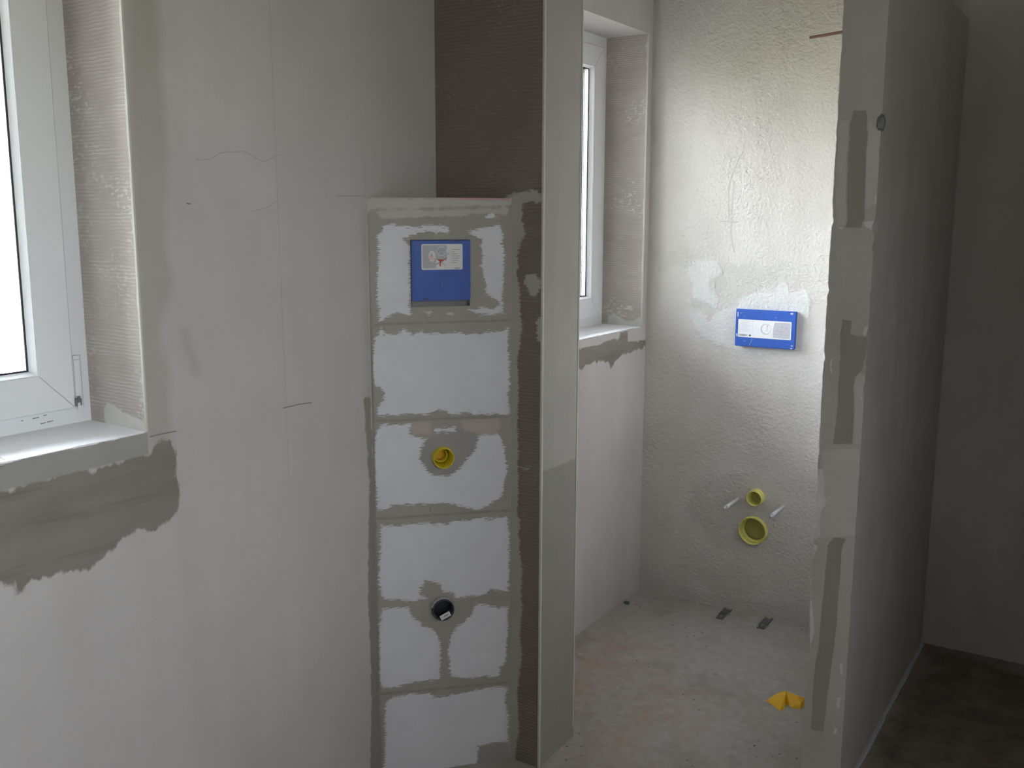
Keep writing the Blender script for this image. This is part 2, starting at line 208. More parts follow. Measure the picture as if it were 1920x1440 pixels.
def floor_mat():
    m, t, b = new_mat('dusty_concrete', 0.9, 0, 0.15)
    c = mixc(t, ramp(t, noise(t, 2.2, 5, 0.6), 0.3, 0.7), (0.41, 0.385, 0.35), (0.46, 0.44, 0.43))
    c = mixc(t, ramp(t, noise(t, 30, 4, 0.65), 0.35, 0.75), c, mixc(t, 1.0, c, (0.84, 0.82, 0.78), 'MULTIPLY'))
    a = t.nodes.new('ShaderNodeAttribute'); a.attribute_name = 'clay'
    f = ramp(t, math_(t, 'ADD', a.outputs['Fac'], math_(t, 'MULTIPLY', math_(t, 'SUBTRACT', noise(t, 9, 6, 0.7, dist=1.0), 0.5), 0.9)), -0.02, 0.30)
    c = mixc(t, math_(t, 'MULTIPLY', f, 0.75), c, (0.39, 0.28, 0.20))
    a2 = t.nodes.new('ShaderNodeAttribute'); a2.attribute_name = 'dirt_and_dimming'
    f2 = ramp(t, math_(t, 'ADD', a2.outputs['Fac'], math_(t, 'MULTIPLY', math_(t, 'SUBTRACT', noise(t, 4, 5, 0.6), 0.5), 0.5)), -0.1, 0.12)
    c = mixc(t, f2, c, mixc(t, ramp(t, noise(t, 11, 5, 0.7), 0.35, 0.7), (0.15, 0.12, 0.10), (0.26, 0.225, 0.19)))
    v = t.nodes.new('ShaderNodeTexVoronoi'); v.inputs['Scale'].default_value = 34; t.links.new(coords(t), v.inputs['Vector'])
    sp_ = math_(t, 'MULTIPLY', ramp(t, v.outputs['Distance'], 0.17, 0.10), ramp(t, noise(t, 6, 2), 0.52, 0.6))
    c = mixc(t, math_(t, 'MULTIPLY', sp_, 0.75), c, (0.12, 0.115, 0.11))
    t.links.new(c, b.inputs['Base Color'])
    bp = t.nodes.new('ShaderNodeBump'); bp.inputs['Distance'].default_value = 0.003
    t.links.new(noise(t, 45, 5, 0.6), bp.inputs['Height']); t.links.new(bp.outputs[0], b.inputs['Normal'])
    return m
M['floor'] = floor_mat()
def glass_mat():
    m = bpy.data.materials.new('window_glass'); m.use_nodes = True; t = m.node_tree; t.nodes.clear()
    o = t.nodes.new('ShaderNodeOutputMaterial'); mx = t.nodes.new('ShaderNodeMixShader')
    tr = t.nodes.new('ShaderNodeBsdfTransparent'); tr.inputs[0].default_value = (0.95, 0.97, 0.96, 1)
    g = t.nodes.new('ShaderNodeBsdfGlossy'); g.inputs['Roughness'].default_value = 0.02
    fr = t.nodes.new('ShaderNodeFresnel'); fr.inputs[0].default_value = 1.45
    t.links.new(fr.outputs[0], mx.inputs[0]); t.links.new(tr.outputs[0], mx.inputs[1]); t.links.new(g.outputs[0], mx.inputs[2])
    t.links.new(mx.outputs[0], o.inputs[0]); return m
M['glass'] = glass_mat()

# ---------------------------------------------------------------- mesh helpers
def sdf(P, polys):
    """signed distance (+ inside) of the points P to the union of the polygons"""
    best = np.full(len(P), -1.0)
    for pl in polys:
        A = np.array(pl); B = np.roll(A, -1, 0)
        lo = A.min(0)-0.12; hi = A.max(0)+0.12
        idx = np.where(((P >= lo) & (P <= hi)).all(1))[0]
        if not len(idx): continue
        Q = P[idx]; d = np.full(len(Q), 9.0); ins = np.zeros(len(Q), bool)
        for a, b in zip(A, B):
            e = b-a; w = Q-a; tt = np.clip((w@e)/max(e@e, 1e-12), 0, 1)
            d = np.minimum(d, np.hypot(*(w-np.outer(tt, e)).T))
            c = ((a[1] <= Q[:, 1]) & (Q[:, 1] < b[1])) | ((b[1] <= Q[:, 1]) & (Q[:, 1] < a[1]))
            with np.errstate(divide='ignore', invalid='ignore'):
                xx = a[0]+(Q[:, 1]-a[1])/(b[1]-a[1])*e[0]
            ins ^= c & (Q[:, 0] < xx)
        best[idx] = np.maximum(best[idx], np.where(ins, d, -d))
    return np.maximum(best, -0.12)
def steps(marks, step):
    """sorted break points with spacing; step may be a function of the interval"""
    out = [marks[0]]
    for a, b in zip(marks, marks[1:]):
        s = step(a, b) if callable(step) else step
        n = max(1, int(math.ceil((b-a)/s-1e-6)))
        out += [a+(b-a)*(i+1)/n for i in range(n)]
    return out
class MB:
    def __init__(s): s.v = []; s.f = []; s.m = []; s.mats = []; s.st = {}; s.attrs = []
    def slot(s, mat):
        if mat not in s.mats: s.mats.append(mat)
        return s.mats.index(mat)
    def quad(s, pts, mat):
        n = len(s.v); s.v += [tuple(p) for p in pts]; s.f.append(tuple(range(n, n+len(pts)))); s.m.append(s.slot(mat))
    def box(s, a, b, mat, skip=''):
        x0, y0, z0 = a; x1, y1, z1 = b
        F = {'x-': [(x0,y0,z0),(x0,y0,z1),(x0,y1,z1),(x0,y1,z0)], 'x+': [(x1,y0,z0),(x1,y1,z0),(x1,y1,z1),(x1,y0,z1)],
             'y-': [(x0,y0,z0),(x1,y0,z0),(x1,y0,z1),(x0,y0,z1)], 'y+': [(x0,y1,z0),(x0,y1,z1),(x1,y1,z1),(x1,y1,z0)],
             'z-': [(x0,y0,z0),(x0,y1,z0),(x1,y1,z0),(x1,y0,z0)], 'z+': [(x0,y0,z1),(x1,y0,z1),(x1,y1,z1),(x0,y1,z1)]}
        for k, q in F.items():
            if k not in skip.split(): s.quad(q, mat)
    def grid(s, us, vs, fn, mat, hole=None, polys=None, flip=False):
        n0 = len(s.v); nu, nv = len(us), len(vs)
        for v in vs:
            for u in us: s.v.append(tuple(fn(u, v)))
        for j in range(nv-1):
            for i in range(nu-1):
                if hole and hole((us[i]+us[i+1])/2, (vs[j]+vs[j+1])/2): continue
                a = n0+j*nu+i; q = (a, a+1, a+nu+1, a+nu)
                s.f.append(q[::-1] if flip else q); s.m.append(s.slot(mat))
        if polys:
            U, V = np.meshgrid(us, vs); P = np.stack([U.ravel(), V.ravel()], 1)
            for k, pl in polys.items(): s.attrs.append((k, n0, len(P), sdf(P, pl)))
    def obj(s, name, parent=None, smooth=False, kind=None):
        me = bpy.data.meshes.new(name); me.from_pydata(s.v, [], s.f)
        for m in s.mats: me.materials.append(m)
        me.polygons.foreach_set('material_index', s.m)
        if smooth: me.polygons.foreach_set('use_smooth', [True]*len(s.f))
        arr = {}
        for k, n0, n, d in s.attrs:
            if k not in arr: arr[k] = np.full(len(s.v), -1.0)
            arr[k][n0:n0+n] = d
        for k, d in arr.items():
            at = me.attributes.new(k, 'FLOAT', 'POINT'); at.data.foreach_set('value', d.astype(np.float32))
        me.update()
        o = bpy.data.objects.new(name, me); COL.objects.link(o)
        if parent: o.parent = parent
        if kind: o['kind'] = kind
        return o
def bm_obj(name, bm, mat, parent=None, bevel=0.0, smooth=False):
    if bevel: bmesh.ops.bevel(bm, geom=bm.edges[:], offset=bevel, segments=2, affect='EDGES', clamp_overlap=True)
    bmesh.ops.recalc_face_normals(bm, faces=bm.faces[:])
    me = bpy.data.meshes.new(name); bm.to_mesh(me); bm.free()
    me.materials.append(mat)
    if smooth: me.polygons.foreach_set('use_smooth', [True]*len(me.polygons))
    o = bpy.data.objects.new(name, me); COL.objects.link(o)
    if parent: o.parent = parent
    return o
def bbox(bm, a, b):
    vs = [bm.verts.new((x, y, z)) for x in (a[0], b[0]) for y in (a[1], b[1]) for z in (a[2], b[2])]
    for q in ((0,1,3,2),(4,6,7,5),(0,4,5,1),(2,3,7,6),(0,2,6,4),(1,5,7,3)): bm.faces.new([vs[i] for i in q])
def boxo(name, a, b, mat, parent, bevel=0.0):
    bm = bmesh.new(); bbox(bm, a, b); return bm_obj(name, bm, mat, parent, bevel)
def lathe(name, prof, mat, parent, seg=40, loc=(0, 0, 0)):
    """revolve (radius, y) about the local Y axis"""
    bm = bmesh.new(); rows = []
    for r, y in prof:
        if r < 1e-6: rows.append([bm.verts.new((loc[0], loc[1]+y, loc[2]))])
        else: rows.append([bm.verts.new((loc[0]+r*math.cos(2*math.pi*k/seg), loc[1]+y, loc[2]+r*math.sin(2*math.pi*k/seg))) for k in range(seg)])
    for a, b in zip(rows, rows[1:]):
        for k in range(seg):
            k2 = (k+1) % seg
            if len(a) == 1 and len(b) == 1: continue
            if len(a) == 1: bm.faces.new((a[0], b[k], b[k2]))
            elif len(b) == 1: bm.faces.new((a[k], b[0], a[k2]))
            else: bm.faces.new((a[k], b[k], b[k2], a[k2]))
    return bm_obj(name, bm, mat, parent, smooth=True)
def empty(name, label, cat, loc, rz=0, group=None):
    o = bpy.data.objects.new(name, None); COL.objects.link(o); o.location = loc; o.rotation_euler = (0, 0, rz)
    o.empty_display_size = 0.05; o['label'] = label; o['category'] = cat
    if group: o['group'] = group
    return o
def fbm(x, seed=0):
    return sum(math.sin(x*f+seed*1.7+p)*a for f, p, a in ((37, .3, .4), (83, 1.9, .3), (171, 4.1, .2), (331, 2.2, .12)))
def ribbon(mb, pts, fn, width, mat, off):
    """a thin line drawn on a surface; fn(s, t, off) gives the 3D point"""
    for (a, b) in zip(pts, pts[1:]):
        dx, dz = b[0]-a[0], b[1]-a[1]; L = math.hypot(dx, dz) or 1; nx, nz = -dz/L*width/2, dx/L*width/2
        ex, ez = dx/L*width*.3, dz/L*width*.3
        mb.quad([fn(a[0]-nx-ex, a[1]-nz-ez, off), fn(b[0]-nx+ex, b[1]-nz+ez, off), fn(b[0]+nx+ex, b[1]+nz+ez, off), fn(a[0]+nx-ex, a[1]+nz-ez, off)], mat)

# ---------------------------------------------------------------- dimensions
YO, XB, XB2, CEIL = 1.612, 3.515, 3.60, 2.5
XN, YN = -2.6, -1.0                    # the room behind and beside the camera
PX0, PX1, PY = 2.16, 2.36, 1.28
QX, QY0, QY1, QH = 2.46, 0.543, 0.645, 2.13
Z0, Z1 = 1.083, 2.165
W1 = (0.16, 1.210, 1.223, 1.806)           # left, right at wall face, right at frame, frame face Y
W2 = (2.42, 3.476, 3.482, 1.788)
T_OUT = 1.90

# ---------------------------------------------------------------- setting: floor, ceiling, walls
mb = MB()
clay = [[(2.25, 1.30), (2.9, 1.28), (2.85, 1.05), (2.5, 0.95), (2.2, 1.1), (1.9, 1.3), (1.95, 1.45), (2.2, 1.30)], [(2.4, 1.60), (3.2, 1.60), (3.1, 1.25), (2.4, 1.3)]]
dirt_and_dimming = [[(2.45, 0.56), (3.6, 0.56), (3.6, -2.3), (1.2, -2.3), (1.4, 0.0)], [(-3, -3), (1.5, -3), (1.5, 0.2), (1.78, 1.35), (1.7, 1.9), (-3, 1.9)]]  # first outline: passage dirt; second: main-room floor darkened to cut bounced light
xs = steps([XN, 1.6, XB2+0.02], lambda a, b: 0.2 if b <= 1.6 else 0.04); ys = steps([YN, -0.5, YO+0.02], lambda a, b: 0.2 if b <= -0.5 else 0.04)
mb.grid(xs, ys, lambda u, v: (u, v, 0), M['floor'], polys=dict(clay=clay, dirt_and_dimming=dirt_and_dimming))
mb.box((XN, YN, -0.2), (XB2+0.02, YO+0.02, -0.001), M['floor'], 'z+')
mb.obj('floor', kind='structure')
mb = MB(); mb.box((XN-.2, YN-.2, CEIL), (XB2+.3, T_OUT, CEIL+0.2), M['plain']); mb.obj('ceiling', kind='structure')

# outer wall with two window openings
mb = MB()
def in_open(x, z): return Z0 < z < Z1 and (W1[0] < x < W1[1] or W2[0] < x < W2[1])
xs = steps([XN, W1[0], 0.85, W1[1], 1.95, PX0, W2[0], 2.95, W2[1], XB+0.01], lambda a, b: 0.25 if b <= W1[0]+.01 else (0.1 if b <= .86 or (a >= PX0-.01 and b <= 2.96) else 0.008))
zs = steps([0, 0.25, Z0-0.05, Z0, Z1, CEIL], lambda a, b: 0.02 if b <= .26 else (0.006 if b <= Z0+.01 else 0.01))
def chip(x, z):
    """crumbled edge of the plaster along the top of the breast under each window"""
    if abs(z-Z0) < 1e-6 and (W1[0] < x < W1[1] or W2[0] < x < W2[1]):
        return max(0.0, fbm(x, 3))*0.006+0.001
    return 0.0
mb.grid(xs, zs, lambda u, v: (u, YO, v-chip(u, v)), M['outer'], hole=in_open, polys={k: v for k, v in DATA['outer'].items()})
for (xl, xr, xr2, yf) in (W1, W2):
    mb.quad([(xl, YO, Z0-0.004), (xr, YO, Z0-0.004), (xr2, yf+.07, Z0-0.004), (xl, yf+.07, Z0-0.004)], M['plain'])
    mb.quad([(xl, YO, Z1), (xl, yf+.07, Z1), (xr2, yf+.07, Z1), (xr, YO, Z1)], M['plain'])
    mb.quad([(xl, YO, Z0), (xl, YO, Z1), (xl, yf+.07, Z1), (xl, yf+.07, Z0)], M['plain'])
# outer leaf of the wall, in pieces around the openings
oy0 = 1.855
for a, b in (((XN, 0), (W1[0], CEIL)), ((W1[2], 0), (W2[0], CEIL)), ((W2[2], 0), (XB2+.3, CEIL))):
    mb.box((a[0], oy0, a[1]), (b[0], T_OUT, b[1]), M['plain'])
for xl, xr in ((W1[0], W1[2]), (W2[0], W2[2])):
    mb.box((xl, oy0, 0), (xr, T_OUT, Z0-0.02), M['plain']); mb.box((xl, oy0, Z1), (xr, T_OUT, CEIL), M['plain'])
wall_left = mb.obj('wall_left', kind='structure')

def reveal(xr, xr2, yf, polys, name='reveal'):
    b = MB()
    us = steps([YO, yf+.07], 0.008); vs = steps([Z0-.01, Z1], 0.012)
    b.grid(us, vs, lambda u, v: (xr+(xr2-xr)*(u-YO)/(yf-YO), u, v), M['reveal'], polys=dict(mortar=polys))
    return b.obj(name, wall_left)
reveal(W1[1], W1[2], W1[3], [[(1.60, 1.07), (1.60, 1.10), (1.64, 1.106), (1.67, 1.112), (1.70, 1.118), (1.745, 1.128), (1.757, 1.11), (1.757, 1.07)]])
reveal(W2[1], W2[2], W2[3], [[(1.60, 1.07), (1.60, 1.115), (1.625, 1.12), (1.65, 1.10), (1.69, 1.10), (1.73, 1.125), (1.76, 1.12), (1.76, 1.07)],
    [(1.60, 2.16), (1.612, 2.16), (1.625, 2.12), (1.618, 2.05), (1.60, 2.03)], [(1.64, 1.155), (1.68, 1.16), (1.70, 1.147), (1.66, 1.142)],
    [(1.60, 1.90), (1.618, 1.90), (1.616, 1.80), (1.60, 1.78)], [(1.60, 1.58), (1.62, 1.56), (1.618, 1.50), (1.60, 1.48)]])
# thin pale mortar line on the arris of each reveal
for (xr, zlo) in ((W1[1], Z0), (W2[1], Z0)):
    b = MB(); vs = steps([zlo, Z1], 0.02)
    wv = [0.0030+0.0012*fbm(z, 5) for z in vs]
    for i in range(len(vs)-1):
        a0, a1 = vs[i], vs[i+1]; w0, w1 = wv[i], wv[i+1]
        b.quad([(xr-.0008, YO-.001, a0), (xr-.0008, YO-.001, a1), (xr-.0008, YO+w1*1.6, a1), (xr-.0008, YO+w0*1.6, a0)], M['bead'])
        b.quad([(xr-.0008, YO-.001, a0), (xr+w0, YO-.001, a0), (xr+w1, YO-.001, a1), (xr-.0008, YO-.001, a1)], M['bead'])
    b.obj('corner_bead', wall_left)

# cross wall at the back of the toilet alcove and of the passage
mb = MB()
ys = steps([0.60, 1.08, 1.21, YO+0.01], lambda a, b: 0.0035 if 1.07 < a < 1.09 else 0.012); zs = steps([0, .27, .51, 1.3, CEIL], lambda a, b: 0.0035 if .26 < a < .28 else (0.012 if b < 1.4 else 0.02))
PIPES = [(1.14, 0.467, 0.0292), (1.147, 0.335, 0.0515)]
mb.grid(ys, zs, lambda u, v: (XB+0.0015*math.sin(v*3.1+u*2), u, v), M['alcove'], flip=True, polys={k: v for k, v in DATA['B'].items()},
        hole=lambda y, z: any(math.hypot(y-a, z-c) < r for a, c, r in PIPES))
mb.quad([(XB, .6, 0), (XB2, .6, 0), (XB2, .6, CEIL), (XB, .6, CEIL)], M['alcove'])
mb.quad([(XB2, YN, 0), (XB2, YN, CEIL), (XB2, .6, CEIL), (XB2, .6, 0)], M['plain'])
mb.box((XB2+.2, YN, 0), (XB2+.28, T_OUT, CEIL), M['plain'])
wall_back = mb.obj('wall_back', kind='structure')
# the room on the camera's side: its near end, an added fill window, and a solid block added to keep the passage dark
WF = (-2.3, 0.4)
mb = MB(); mb.box((XN-.2, YN-.4, 0), (XN, T_OUT, CEIL), M['plain']); mb.obj('wall_near', kind='structure')
mb = MB()
mb.box((XN, YN-.34, 0), (WF[0], YN, CEIL), M['plain']); mb.box((WF[1], YN-.34, 0), (1.1+.2, YN, CEIL), M['plain'])
mb.box((WF[0], YN-.34, 0), (WF[1], YN, 1.335), M['plain']); mb.box((WF[0], YN-.34, Z1), (WF[1], YN, CEIL), M['plain'])
mb.box((WF[0]-.5, YN-1.25, Z1+.03), (WF[1]+.5, YN-.34, Z1+.2), M['plain'])      # unseen slab added to block steep sky light at the fill window
mb.obj('wall_front', kind='structure')
mb = MB(); mb.box((1.1, YN, 0), (XB2, -0.25, CEIL), M['plain']); mb.obj('passage_shade_block', kind='structure')  # unseen block added to keep window light out of the passage

# short wall stub between the big room and the alcove
mb = MB()
ys = steps([PY, 1.38, YO], lambda a, b: 0.003 if b < 1.4 else 0.012); zs = steps([0, 1.6, CEIL], lambda a, b: 0.006 if b < 1.7 else 0.02)
mb.grid(ys, zs, lambda u, v: (PX0, u, v), M['pface'], flip=True, polys={k: v for k, v in DATA['pface'].items()})
xs = steps([PX0, PX1], 0.008); zs = steps([0, 1.0, CEIL], lambda a, b: 0.008 if b < 1.1 else 0.04)
mb.grid(xs, zs, lambda u, v: (u, PY, v), M['pend'], polys=DATA['pend'])
mb.box((PX0, PY, 0), (PX1, YO, CEIL), M['plain'], 'x- y- z-')
wall_middle = mb.obj('wall_middle', kind='structure')
for (x, w, zb, dy) in ((PX0, 0.0105, 0.0, -0.0025), (PX1-0.008, 0.008, 0.03, -0.0018)):
    b = MB(); vs = steps([zb, CEIL], 0.025)
    for i in range(len(vs)-1):
        a0, a1 = vs[i], vs[i+1]; j0, j1 = 0.0016*fbm(a0*.5, x), 0.0016*fbm(a1*.5, x)
        b.quad([(x-.0008, PY+dy, a0), (x+w*.55+j0, PY+dy, a0), (x+w*.55+j1, PY+dy, a1), (x-.0008, PY+dy, a1)], M['bead'])
        b.quad([(x+w*.55+j0, PY+dy, a0), (x+w+j0, PY+.0005, a0), (x+w+j1, PY+.0005, a1), (x+w*.55+j1, PY+dy, a1)], M['bead'])
        b.quad([(x-.0008, PY+dy, a0), (x-.0008, PY+dy, a1), (x-.0008, PY+.003, a1), (x-.0008, PY+.003, a0)], M['bead'])
    b.obj('corner_bead', wall_middle)

# thin block wall on the right, open above, with a raw sawn end
mb = MB()
def qchip(z, sd):
    c = max(0.0, fbm(z*.9, sd)-.25)*0.004 + 0.0007*fbm(z*2.3, sd+2)
    for zc, amp, wd in ((1.715, .005, .014), (1.475, .007, .012), (1.43, .004, .01), (1.22, .004, .015), (1.09, .004, .012), (0.93, .002, .01)) if sd == 1 else ((1.49, .0015, .03), (0.80, .004, .04), (0.42, .003, .06)):
        c += amp*math.exp(-((z-zc)/wd)**2)
    return c
zs = steps([0, QH], 0.006); us = steps([QY0, QY1], 0.003)
def qend(u, v):
    e0 = qchip(v, 1); e1 = qchip(v, 8)
    t = (u-QY0)/(QY1-QY0); y = QY0+e0*(1-t)**1 + u-QY0 - e1*t
    ch = (e0*.8*max(0, 1-t*6) + e1*.8*max(0, 1-(1-t)*6))
    return (QX+ch, y, v)
mb.grid(us, zs, qend, M['qend'], flip=True, polys=DATA['qend'])
xsq = steps([QX, QX+.03, XB2], lambda a, b: 0.01 if b < QX+.04 else 0.1)
def qfront(u, v):
    k = max(0, 1-(u-QX)/0.03); e = qchip(v, 1)
    return (u+e*.8*k, QY0+e*k, v)
def qback(u, v):
    k = max(0, 1-(u-QX)/0.03); e = qchip(v, 8)
    return (u+e*.8*k, QY1-e*k, v)
mb.grid(xsq, zs, qfront, M['plain'])
mb.grid(xsq, zs, qback, M['plain'], flip=True)
mb.quad([(QX, QY0, QH), (XB2, QY0, QH), (XB2, QY1, QH), (QX, QY1, QH)], M['plain'])
wall_right = mb.obj('wall_right', kind='structure')

# corner box: aerated blocks set diagonally in the corner, lower than the room
D0 = Vector((1.880, YO, 0)); D1 = Vector((PX0, 1.372, 0)); DU = (D1-D0).normalized(); DW = (D1-D0).length; DH = 1.546
DN = Vector((DU.y, -DU.x, 0))              # towards the room
if DN.x > 0: DN = -DN
mb = MB()
us = steps([0, DW], 0.003); zs = steps([0, DH], 0.004)
def dpt(u, v, off=0.0):
    p = D0+DU*u+DN*off; return (p.x, p.y, v)
HOL = [(0.182, 0.881, 0.0258), (0.178, 0.465, 0.0284)]
def slot(u, v):
    """the recess around the blue cover"""
    return any(math.hypot(u-a, v-c) < r for a, c, r in HOL) or (0.106 < u < 0.259 and 1.274 < v < 1.441)
mb.grid(us, zs, lambda u, v: dpt(u, v), M['diag'], hole=slot, polys={k: v for k, v in DATA['diag'].items()})
mb.quad([dpt(0, DH), dpt(DW, DH), (PX0-.001, YO, DH)], M['bead'])
# recess sides
for a, b in (((.106, 1.272), (.259, 1.272)), ((.259, 1.272), (.259, 1.441)), ((.259, 1.441), (.106, 1.441)), ((.106, 1.441), (.106, 1.272))):
    mb.quad([dpt(a[0], a[1]), dpt(b[0], b[1]), dpt(b[0], b[1], -.03), dpt(a[0], a[1], -.03)], M['bead'])
mb.quad([dpt(.106, 1.272, -.03), dpt(.259, 1.272, -.03), dpt(.259, 1.441, -.03), dpt(.106, 1.441, -.03)], M['lgrey'])
wall_corner = mb.obj('wall_corner', kind='structure')
b = MB(); ribbon(b, [(0.235, DH-.002), (0.30, DH-.0035), (0.362, DH-.003)], dpt, 0.005, M['chalk'], 0.0006)
ribbon(b, [(0.16, DH-.002), (0.235, DH-.002)], dpt, 0.002, M['chalk'], 0.0006)
b.obj('chalk_line', wall_corner)

# marks left on the plaster: pencil lines and cracks
def p_outer(s, t, off): return (s, YO-off, t)
def p_back(s, t, off): return (XB+0.0015*math.sin(t*3.1+s*2)-off*.25, s, t)
for i, pts in enumerate(DATA['lines']['outer']):
    b = MB(); ribbon(b, pts, p_outer, 0.0016 if i in (0, 1) else 0.0022, M['scratch'] if i in (0, 1, 4, 5) else M['pencil'], 0.0006)
    b.obj('crack' if i in (0, 1) else 'pencil_mark', wall_left)
for pts in DATA['lines']['B']:
    b = MB(); ribbon(b, pts, p_back, 0.0045, M['scratch_b'], 0.0012); b.obj('scratch_mark', wall_back)
b = MB(); ribbon(b, DATA['lines']['diag'][0], dpt, 0.0016, M['pencil'], 0.0006); b.obj('pencil_mark', wall_corner)
# long vertical lining-up lines in the plaster
b = MB(); ribbon(b, [(1.575, 2.1), (1.58, 1.6), (1.583, 1.2), (1.585, 0.9)], p_outer, 0.003, M['faint'], 0.0004)
b.obj('scratch_mark', wall_left)

# ---------------------------------------------------------------- windows
def ring(bm, x0, x1, z0, z1, prof):
    n = len(prof); rows = []
    for cx, cz, sx, sz in ((x0, z0, 1, 1), (x1, z0, -1, 1), (x1, z1, -1, -1), (x0, z1, 1, -1)):
        rows.append([bm.verts.new((cx+sx*i, y, cz+sz*i)) for i, y in prof])
    for k in range(4):
        a, b = rows[k], rows[(k+1) % 4]
        for j in range(n): bm.faces.new((a[j], b[j], b[(j+1) % n], a[(j+1) % n]))
def window(name, W, hinge):
    x0, _, x1, yf = W; zb, zt = (1.33 if name == 'fill_window' else Z0-0.008), Z1
    w = bpy.data.objects.new(name, None); COL.objects.link(w); w['kind'] = 'structure'
    bm = bmesh.new(); ring(bm, x0-.002, x1+.001, zb, zt, [(0, yf), (.052, yf), (.054, yf+.002), (.054, yf+.066), (0, yf+.066)])
    fr = bm_obj('window_frame', bm, M['pvc'], w)
    f = yf-0.012
    bm = bmesh.new(); ring(bm, x0, x1, zb, zt, [(.040, yf-.001), (.040, f+.003), (.043, f), (.1145, f), (.1155, f+.0015), (.1165, f), (.1175, f), (.124, f+.018), (.124, f+.05), (.040, f+.05)])
    sa = bm_obj('sash', bm, M['pvc'], w)
    bm = bmesh.new(); ring(bm, x0, x1, zb, zt, [(.1235, f+.0180), (.1275, f+.0188), (.1275, f+.0212), (.1235, f+.0212)])
    bm_obj('gasket', bm, M['gasket'], sa)
    boxo('glass_pane', (x0+.125, f+.022, zb+.125), (x1-.125, f+.026, zt-.125), M['glass'], sa)
    # mitre joints and the gap between sash and frame
    b = MB()
    for sx, X in ((1, x0), (-1, x1)):
        for sz, Z in ((1, zb), (-1, zt)):
            b.quad([(X+sx*(.044), f-.0004, Z+sz*.0434), (X+sx*.0434, f-.0004, Z+sz*.044), (X+sx*.1138, f-.0004, Z+sz*.1144), (X+sx*.1144, f-.0004, Z+sz*.1138)], M['seam'])
    b.obj('mitre_joint', sa)
    bm = bmesh.new(); ring(bm, x0, x1, zb, zt, [(.0385, yf-.0006), (.0405, yf-.0006), (.0405, yf+.001), (.0385, yf+.001)])
    bm_obj('seal', bm, M['seam'], fr)
    if hinge:
        h = boxo('hinge', (x1-.0405, f-.002, 1.140), (x1-.026, yf-.0005, 1.222), M['pvc'], w, 0.0015)
        bm = bmesh.new(); bbox(bm, (x1-.041, f-.0015, 1.119), (x1-.027, yf-.0005, 1.134)); hp = bm_obj('hinge_pin', bm, M['steel'], h, 0.001)
        boxo('hinge_cap', (x1-.037, f-.0030, 1.135), (x1-.031, f-.0010, 1.139), M['steel'], h)
        boxo('hinge_bracket', (x1-.037, f-.0028, 1.112), (x1-.032, f-.0010, 1.126), M['pvc'], h)
        b = MB()
        for q in (((x1-.0412, 1.118), (x1-.0412, 1.2225)), ((x1-.0255, 1.118), (x1-.0255, 1.2225)), ((x1-.0412, 1.2225), (x1-.0255, 1.2225)), ((x1-.040, 1.2135), (x1-.0262, 1.2135))):
            ribbon(b, q, lambda s, t_, o: (s, f-.0022-o, t_), 0.0009, M['joint_line'], 0.0002)
        b.obj('cover_edge', h)
        b = MB()
        for xa, xb, z in ((x1-.128, x1-.114, 1.1065), (x1-.152, x1-.147, 1.1060), (x1-.105, x1-.098, 1.1085), (x1-.112, x1-.10, 1.0935), (x1-.098, x1-.085, 1.0945)):
            b.quad([(xa, yf-.0008, z), (xb, yf-.0008, z+.0006), (xb, yf-.0008, z+.002), (xa, yf-.0008, z+.0016)], M['seam'])
        b.obj('drain_slot', fr)
    return w
win1 = window('window_1', W1, True)
win2 = window('window_2', W2, False)
fill_win = window('fill_window', (-WF[1], 0, -WF[0], -YN+.18), False); fill_win.rotation_euler = (0, 0, math.pi)  # unseen window added opposite to fill the room with light
for win, W, sd in ((win1, W1, 3), (win2, W2, 3)):
    b = MB(); xl, xr, xr2, yf = W
    us = steps([xl, xr], 0.006)
    def edge(x, s=1.0): return YO+max(0.0, fbm(x, sd))*0.007*s+0.0006
    for a, c in zip(us, us[1:]):
        b.quad([(a, edge(a), Z0), (c, edge(c), Z0), (min(c*1.0+(xr2-xr)*(c-xl)/(xr-xl), xr2), yf+.003, Z0), (a+(xr2-xr)*(a-xl)/(xr-xl), yf+.003, Z0)], M['sill'])
        b.quad([(a, edge(a), Z0-.0035), (c, edge(c), Z0-.0035), (c, edge(c), Z0), (a, edge(a), Z0)], M['sill'])
    s_ = b.obj('window_sill', win)
    b = MB()
    jx = xl+(xr-xl)*(0.745 if sd else .6)
    ribbon(b, [(jx-.012, YO+.012), (jx+.02, yf-.03)], lambda s, t, o: (s, t, Z0+o), 0.0014, M['scratch'], 0.0005)
    b.obj('board_joint', s_)

# ---------------------------------------------------------------- things on the diagonal box
RZ_D = math.atan2(DU.y, DU.x)
def on_diag(u, z, off=0.0): p = D0+DU*u+DN*off; return (p.x, p.y, z)
def sheet(b, x0, x1, z0, z1, y, mat): b.quad([(x0, y, z0), (x1, y, z0), (x1, y, z1), (x0, y, z1)], mat)
def rrect(x0, x1, z0, z1, y, r=0.004, n=5):
    out = []
    for cx, cz, a0 in ((x1-r, z0+r, -90), (x1-r, z1-r, 0), (x0+r, z1-r, 90), (x0+r, z0+r, 180)):
        for k in range(n+1):
            a = math.radians(a0+90*k/n); out.append((cx+r*math.cos(a), y, cz+r*math.sin(a)))
    return out
def rr_solid(name, x0, x1, z0, z1, y0, y1, r, mat, parent, bevel=0):
    bm = bmesh.new(); f = [bm.verts.new(p) for p in rrect(x0, x1, z0, z1, y1, r)]; k = [bm.verts.new(p) for p in rrect(x0, x1, z0, z1, y0, r)]
    bm.faces.new(f); bm.faces.new(k[::-1]); n = len(f)
    for i in range(n): bm.faces.new((f[i], f[(i+1) % n], k[(i+1) % n], k[i]))
    return bm_obj(name, bm, mat, parent)
